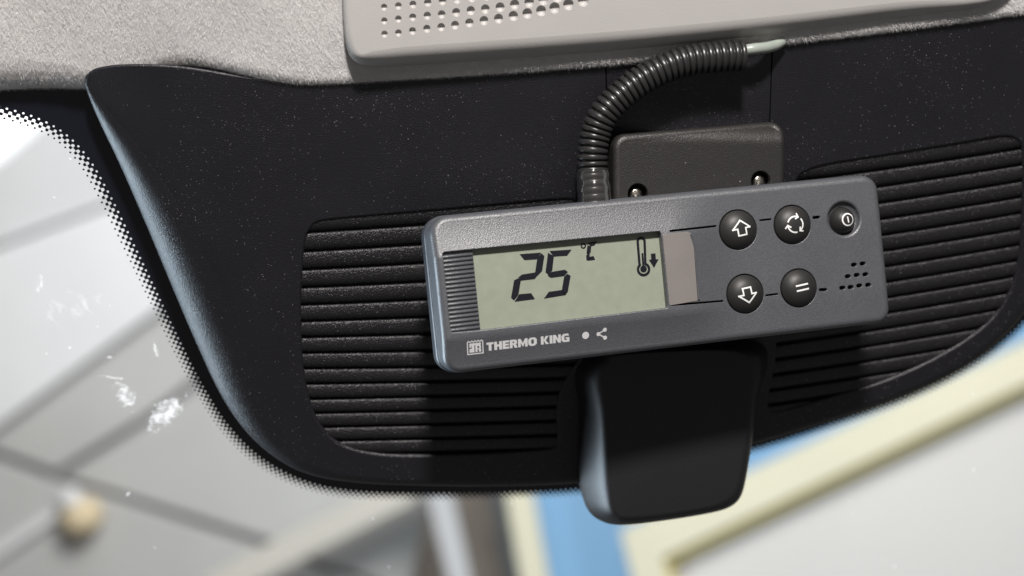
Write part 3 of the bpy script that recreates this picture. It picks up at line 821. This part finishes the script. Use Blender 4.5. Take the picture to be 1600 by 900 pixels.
# back shell: a touch larger with a shadow gap
mb = MB(); sb = offset(sil, -0.5)
rg = []
for r_, w_ in ((-1.2, -9.2), (-0.2, -9.4), (0.45, -10.0), (0.5, -11), (0.3, -17), (-1.5, -20), (-4, -20.5)):
    q = offset(sil, r_); rg.append([(p[0], p[1], w_) for p in q])
mb.rings(rg, flip=True, cap1=True); mb.build('back_shell', M['back'], ctl)
# dark inside behind openings
mb = MB(); q = offset(sil, -4.0); mb.add([(p[0], p[1], -3.4) for p in q], [tuple(range(len(q)))]); mb.build('inner_plate', M['black'], ctl, False)

# display
LW = 0.15
def DL(px, py): return DV.uv(px, py, LW)
dsp = [DL(733, 378), DL(1040, 350), DL(1050, 488), DL(751, 524)]
lx = DL(737.5, 391); lb_ = DL(750, 517)
dsp = [(lx[0], DL(733, 378)[1]), DL(1040, 348), DL(1050, 490), (lb_[0], DL(750, 524)[1])]
mb = MB(); prism(mb, dsp, LW - 1.2, LW); lcd = mb.build('display', M['lcd'], ctl, False)
def c2(x, y): return DL(660 + x / 3.215, 310 + y / 3.215)
segs = [[(490, 284), (513, 305), (572, 301), (594, 276)], [(598, 279), (608, 289), (597, 362), (580, 380), (570, 372), (580, 303)], [(486, 397), (502, 386), (567, 376), (577, 382), (562, 400), (495, 408)],
        [(464, 413), (482, 404), (490, 412), (478, 482), (458, 508), (449, 498)], [(464, 514), (487, 485), (545, 480), (563, 501)],
        [(640, 268), (660, 287), (725, 283), (748, 261)], [(634, 275), (656, 290), (648, 360), (632, 380), (622, 370)], [(633, 389), (650, 373), (715, 362), (726, 368), (711, 385), (645, 394)],
        [(728, 383), (740, 388), (726, 468), (715, 482), (703, 465), (715, 395)], [(611, 498), (636, 473), (700, 464), (720, 480)],
        [(833, 227), (878, 219), (861, 232), (845, 236)], [(832, 238), (844, 241), (841, 268), (832, 280), (828, 275)], [(826, 287), (837, 276), (835, 300), (827, 308)], [(829, 308), (842, 297), (858, 293), (865, 304)]]
for s_ in segs:
    mb = MB(); prism(mb, [tuple(p) for p in offset(ccw([c2(*p) for p in s_]), 0.27)], LW + 0.12, LW + 0.18); mb.build('segment', M['ink'], lcd, False)
WF = lambda h: (lambda u, v: LW + h)
mb = MB(); stroke(mb, [c2(808 + 10.5 * math.cos(a), 238 + 11 * math.sin(a)) for a in np.linspace(0, 2 * math.pi, 20)[:-1]], 6.5 / 3.215 * MMP, WF(0.15), True, None); mb.build('degree_mark', M['ink'], lcd, False)
# thermometer symbol
th = []
for a in np.linspace(math.pi, 2 * math.pi, 10): th.append((1098 + 17.5 * math.cos(a), 214 + 15 * math.sin(a)))
th.append((1119.5, 330))
for a in np.linspace(-0.9, math.pi + 0.9, 20): th.append((1110.5 + 28 * math.cos(a), 356 + 29 * math.sin(a)))
th.append((1090, 330))
mb = MB(); stroke(mb, [c2(*p) for p in th], 12.5 / 3.215 * MMP, WF(0.15), True, 0.25)
stroke(mb, [c2(1104.5, 275), c2(1110, 352)], 10 / 3.215 * MMP, WF(0.15), False, 0.5)
mb.add([(*p, LW + 0.152) for p in [c2(1110.5 + 16.5 * math.cos(a), 354 + 17 * math.sin(a)) for a in np.linspace(0, 2 * math.pi, 24)[:-1]][::-1]], [tuple(range(23))])
mb.build('thermometer_symbol', M['ink'], lcd, False)
mb = MB(); prism(mb, [c2(*p) for p in [(1147, 278), (1170, 276), (1172, 306), (1185, 305), (1163, 348), (1138, 308), (1149, 307)]][::1], LW + 0.12, LW + 0.18); mb.build('arrow_symbol', M['ink'], lcd, False)
# display edge strip at the right of the window
# grip with ridges left of the display
GW = 1.3
gl_, gr_ = -hwid + 2.0, lx[0] + 0.1
gt, gb = D(700, 393)[1] + 1.0, D(720, 519)[1] - 1.0
gcorn = [(gl_, gt), (lx[0] - 0.05, gt), (lb_[0] - 0.05, gb), (gl_, gb)]
mb = MB(); prism(mb, gcorn, GW - 2.4, GW); grip = mb.build('grip_plate', M['grey'], ctl, False)
NRG = 18; g_hi = D(715, 396)[1]; g_lo = D(722, 518)[1]
for k in range(NRG):
    v = g_hi + (g_lo - g_hi) * (k + 0.5) / NRG; hgt = (g_hi - g_lo) / NRG
    xr = lx[0] + (lb_[0] - lx[0]) * (k + 0.5) / NRG - 0.15
    prof = [(-0.40, 0.0), (-0.28, 0.40), (-0.1, 0.58), (0.12, 0.55), (0.28, 0.35), (0.38, 0.0)]
    xl = -hwid + 2.3
    rg = [[(x, v + a * hgt, GW + z - e) for a, z in prof] for x, e in ((xl, 0.45), (xl + 0.5, 0.1), (xl + 1.0, 0.0), (xr - 0.15, 0.0), (xr, 0.25))]
    mb = MB(); mb.rings(rg, closed=False, flip=True); mb.build('ridge', M['grey'], grip)
# smoky tab right of the display
tb = round_poly([D(1035, 366), D(1077, 361.8), D(1084, 386), D(1090, 470), D(1046, 477.5)], [0.2, 0.8, 6, 0.4, 0.2], 5)
tabo = plate('lens_tab', resample(tb, 0.5), 0.12, 1.0, M['tab'], ctl, spacing=1.5, f=f_dev, lift=0.16, K=3)
mb = MB(); 
tl = resample(catmull([D(1078, 364), D(1085, 388), D(1089, 430), D(1092, 469)], False, 6), 0.4, False)
tube(mb, [(p[0], p[1], f_dev(*p) + 0.02) for p in tl], 0.35, 10, True); mb.build('tab_edge', M['grey'], ctl)

# buttons
def dome(c, R_, h, base=0.3):
    def g(u, v):
        q = math.hypot(u - c[0], v - c[1]) / R_
        return base + h * (1 - min(q, 1.0) ** 3.0)
    return g
def build_button(c, R_, h, base, skirt, label=None):
    g = dome(c, R_, h, base)
    mb = MB(); rg = []
    for q in (0.01, 0.15, 0.3, 0.45, 0.6, 0.72, 0.82, 0.9, 0.96, 1.0):
        rg.append([(c[0] + R_ * q * math.cos(2 * math.pi * k / 48), c[1] + R_ * q * math.sin(2 * math.pi * k / 48), g(c[0] + R_ * q, c[1])) for k in range(48)])
    rg.append([(c[0] + R_ * math.cos(2 * math.pi * k / 48), c[1] + R_ * math.sin(2 * math.pi * k / 48), base - skirt) for k in range(48)])
    mb.rings(rg); o_ = mb.build('button', M['button'], ctl)
    return o_, g
def icon(parent, g, c, strokes, width, rot=0.105):
    mb = MB(); cr_, sr_ = math.cos(rot), math.sin(rot)
    wf = lambda u, v: g(u, v) + 0.06
    for pts, cl in strokes:
        P = [(c[0] + (x * cr_ - y * sr_), c[1] + (x * sr_ + y * cr_)) for x, y in pts]
        # build corner-true polylines segment by segment
        n_ = len(P)
        for i in range(n_ if cl else n_ - 1):
            a, b = Vector(P[i]), Vector(P[(i + 1) % n_]); d_ = (b - a)
            if d_.length < 1e-6: continue
            e = d_.normalized() * width * 0.42
            stroke(mb, [tuple(a - e), tuple(b + e)], width, lambda u, v, k=i: wf(u, v) + 0.004 * (k % 3), False, 0.3)
    return mb.build('button_symbol', M['white'], parent, False)
arrow = [(x * 1.25, y * 1.25) for x, y in [(0, 2.3), (2.5, 0.1), (1.15, 0.1), (1.15, -1.7), (-1.15, -1.7), (-1.15, 0.1), (-2.5, 0.1)]]
cyc = []
for k in range(3):
    a0 = math.radians(150 - 120 * k); a1 = math.radians(62 - 120 * k)
    arc = [(2.7 * math.cos(a), 2.7 * math.sin(a)) for a in np.linspace(a0, a1, 9)]
    ex, ey = arc[-1]; tx, ty = math.sin(a1), -math.cos(a1)
    cyc.append((arc, False))
    nx, ny = ex / 2.7, ey / 2.7
    cyc.append(([(ex + nx * 0.85 - tx * 0.55, ey + ny * 0.85 - ty * 0.55), (ex + tx * 0.25, ey + ty * 0.25), (ex - nx * 0.85 - tx * 0.55, ey - ny * 0.85 - ty * 0.55)], False))
labels = ['black domed button with a white up arrow', 'black domed button with three white circling arrows', 'black domed button with a white down arrow', 'black domed button with a white equals sign']
specs = [([(arrow, True)], 0.5), (cyc, 0.48), ([([(x, -y) for x, y in arrow], True)], 0.5), ([([(-2.0, 0.85), (2.0, 0.85)], False), ([(-2.0, -0.85), (2.0, -0.85)], False)], 0.56)]
ic_px = [(1159, 357.5), (1243, 350.5), (1168.5, 459.5), (1254, 449)]
for (c, R_), lb, (st, wd), ip in zip(bc, labels, specs, ic_px):
    o_, g = build_button(c, R_, 2.8, 0.55, 3.0); o_['label'] = lb
    ci = DV.uv(*ip, 3.35)
    icon(o_, g, ci, st, wd)
cp = (pc[0] - 0.2, pc[1] - 0.5)
mb = MB(); mb.rings([[(pc[0] + q * MMP * math.cos(2 * math.pi * k / 40), pc[1] + q * MMP * math.sin(2 * math.pi * k / 40), z) for k in range(40)] for q, z in ((26.6, -0.55), (25.5, -1.0), (23, -1.5), (20, -1.7))], flip=True); mb.build('button_recess', M['grey'], ctl)
o_, g = build_button(cp, 21.5 * MMP, 3.6, -0.9, 2.2); o_['label'] = 'small recessed power button with a white ring symbol'
ci = DV.uv(1325, 343, 2.6)
ring = [(2.0 * math.cos(a), 2.0 * math.sin(a)) for a in np.linspace(0, 2 * math.pi, 29)[:-1]]
icon(o_, g, ci, [(ring, True), ([(0, -0.85), (0, 0.85)], False)], 0.44)

# printing on the lower band
wprint = lambda u, v: f_dev(u, v) + 0.05
p0 = Vector(D(760.5, 548.5)); p1 = Vector(D(890, 533.5)); dx = p1 - p0; L_ = dx.length; dx.normalize(); dy = Vector((-dx.y, dx.x))
def box4(x0, y0, x1, y1): return [(x0, y0), (x1, y0), (x1, y1), (x0, y1)]
OO = [(2.4, 0), (7.4, 0), (9.8, 2.2), (9.8, 7.8), (7.4, 10), (2.4, 10), (0, 7.8), (0, 2.2)]; OI = [(4.0, 2.4), (5.8, 2.4), (6.4, 3.1), (6.4, 6.9), (5.8, 7.6), (4.0, 7.6), (3.4, 6.9), (3.4, 3.1)]
GLY = {'T': (8, [box4(0, 7.5, 8, 10), box4(2.4, 0, 5.6, 7.5)]), 'H': (8.8, [box4(0, 0, 3.2, 10), box4(5.6, 0, 8.8, 10), box4(3.2, 3.8, 5.6, 6.4)]),
       'E': (7.4, [box4(0, 0, 3.2, 10), box4(3.2, 0, 7.4, 2.4), box4(3.2, 3.9, 7, 6.1), box4(3.2, 7.6, 7.4, 10)]),
       'R': (8.8, [box4(0, 0, 3.2, 10), box4(3.2, 7.7, 6.6, 10), [(6.6, 10), (5.2, 7.7), (5.2, 6.2), (6.6, 3.8), (8.4, 5.2), (8.4, 8.6)], box4(3.2, 3.8, 6.6, 6.0), [(4.2, 3.8), (7.4, 3.8), (8.8, 0), (5.5, 0)]]),
       'M': (11, [box4(0, 0, 3, 10), box4(8, 0, 11, 10), [(3, 10), (3, 5.2), (5.5, 0), (5.5, 4.6)], [(8, 10), (8, 5.2), (5.5, 0), (5.5, 4.6)]]),
       'O': (9.8, [[OO[i], OO[(i + 1) % 8], OI[(i + 1) % 8], OI[i]] for i in range(8)]),
       'K': (9.4, [box4(0, 0, 3.2, 10), [(3.2, 5.2), (5.6, 10), (9.2, 10), (5.6, 4.6)], [(3.2, 5.2), (5.6, 4.6), (9.4, 0), (5.7, 0)]]),
       'I': (3.2, [box4(0, 0, 3.2, 10)]), 'N': (9, [box4(0, 0, 3, 10), box4(6, 0, 9, 10), [(3, 10), (3, 5.4), (6, 0), (6, 4.6)]]),
       'G': (9.4, [[(0, 2.2), (2.4, 0), (3.4, 2.6), (3.4, 7.4), (2.4, 10), (0, 7.8)], [(2.4, 10), (3.4, 7.6), (8.6, 7.4), (8.6, 8.6), (7.6, 10)], [(2.4, 0), (9.2, 0), (9.2, 2.4), (3.4, 2.4)], box4(6.2, 2.4, 9.2, 5.6), box4(4.8, 3.9, 6.2, 5.6)]), ' ': (3.2, [])}
txt = 'THERMO KING'; gap = 0.75
tw = sum(GLY[c_][0] + gap for c_ in txt) - gap; cx0 = 0.0; Hh = 12.8 * MMP; mb = MB()
for c_ in txt:
    for j, poly in enumerate(GLY[c_][1]):
        vs_ = []
        for x, y in ccw(poly):
            p = p0 + dx * ((cx0 + x) / tw * L_) + dy * (y / 10 * Hh); vs_.append((p.x, p.y, wprint(p.x, p.y) + 0.002 * (j % 3)))
        mb.add(vs_, [tuple(range(len(vs_)))])
    cx0 += GLY[c_][0] + gap
mb.build('maker_lettering', M['silver'], ctl, False)
# emblem: toothed square with two letters
E0 = Vector(D(742.5, 543)); ex = dx; ey = dy
def em(x, y): p = E0 + ex * (x * MMP) + ey * (y * MMP); return (p.x, p.y)
mb = MB()
zig = [(-12, 8.6), (-10.2, 10.6), (-7.6, 8.4), (-5.0, 10.6), (-2.5, 8.4), (0, 10.6), (2.5, 8.4), (5.0, 10.6), (7.6, 8.4), (10.2, 10.6), (12, 8.6)]
def strk(pts, wd, cl=False):
    P = [em(*p) for p in pts]
    for i in range(len(P) if cl else len(P) - 1):
        a, b = Vector(P[i]), Vector(P[(i + 1) % len(P)]); e = (b - a).normalized() * wd * MMP * 0.4
        stroke(mb, [tuple(a - e), tuple(b + e)], wd * MMP, lambda u, v, k=i: wprint(u, v) + 0.003 * (k % 2), False, 0.6)
strk(zig, 1.5); strk([(12, 8.6), (12, -9.6), (-12, -9.6), (-12, 8.6)], 1.6)
def blk(x0, x1, y0, y1, k=0): mb.add([(*em(x, y), wprint(*em(x, y)) + 0.006 + 0.002 * k) for x, y in ((x0, y0), (x1, y0), (x1, y1), (x0, y1))], [(0, 1, 2, 3)])
blk(-9, 9, 3.6, 6.8); blk(-9, -6.4, 0.5, 3.55); blk(-5.6, -1.4, -7.2, 3.55, 1); blk(-9, -5.7, -7.2, -1.5); blk(0.2, 3.4, -7.2, 3.55); blk(3.45, 8.6, 1.8, 3.55); blk(6.2, 9, -1.6, 1.75); blk(3.45, 8.4, -3.0, -1.65); blk(5.6, 9, -7.2, -3.05)
mb.build('maker_emblem', M['silver'], ctl, False)
mb = MB(); c = D(915, 524); mb.add([(*p, wprint(*p)) for p in circle(c, 5.6 * MMP, 28)], [tuple(range(28))]); mb.build('round_mark', M['silver'], ctl, False)
mb = MB(); nd = [D(935, 522), D(945, 515.2), D(945.3, 527.6)]
for c in nd: mb.add([(*p, wprint(*p) + 0.01) for p in circle(c, 3.2 * MMP, 18)], [tuple(range(18))])
stroke(mb, [nd[0], nd[1]], 2.0 * MMP, wprint, False, 0.4); stroke(mb, [nd[0], nd[2]], 2.0 * MMP, lambda u, v: wprint(u, v) + 0.004, False, 0.4)
mb.build('share_mark', M['silver'], ctl, False)
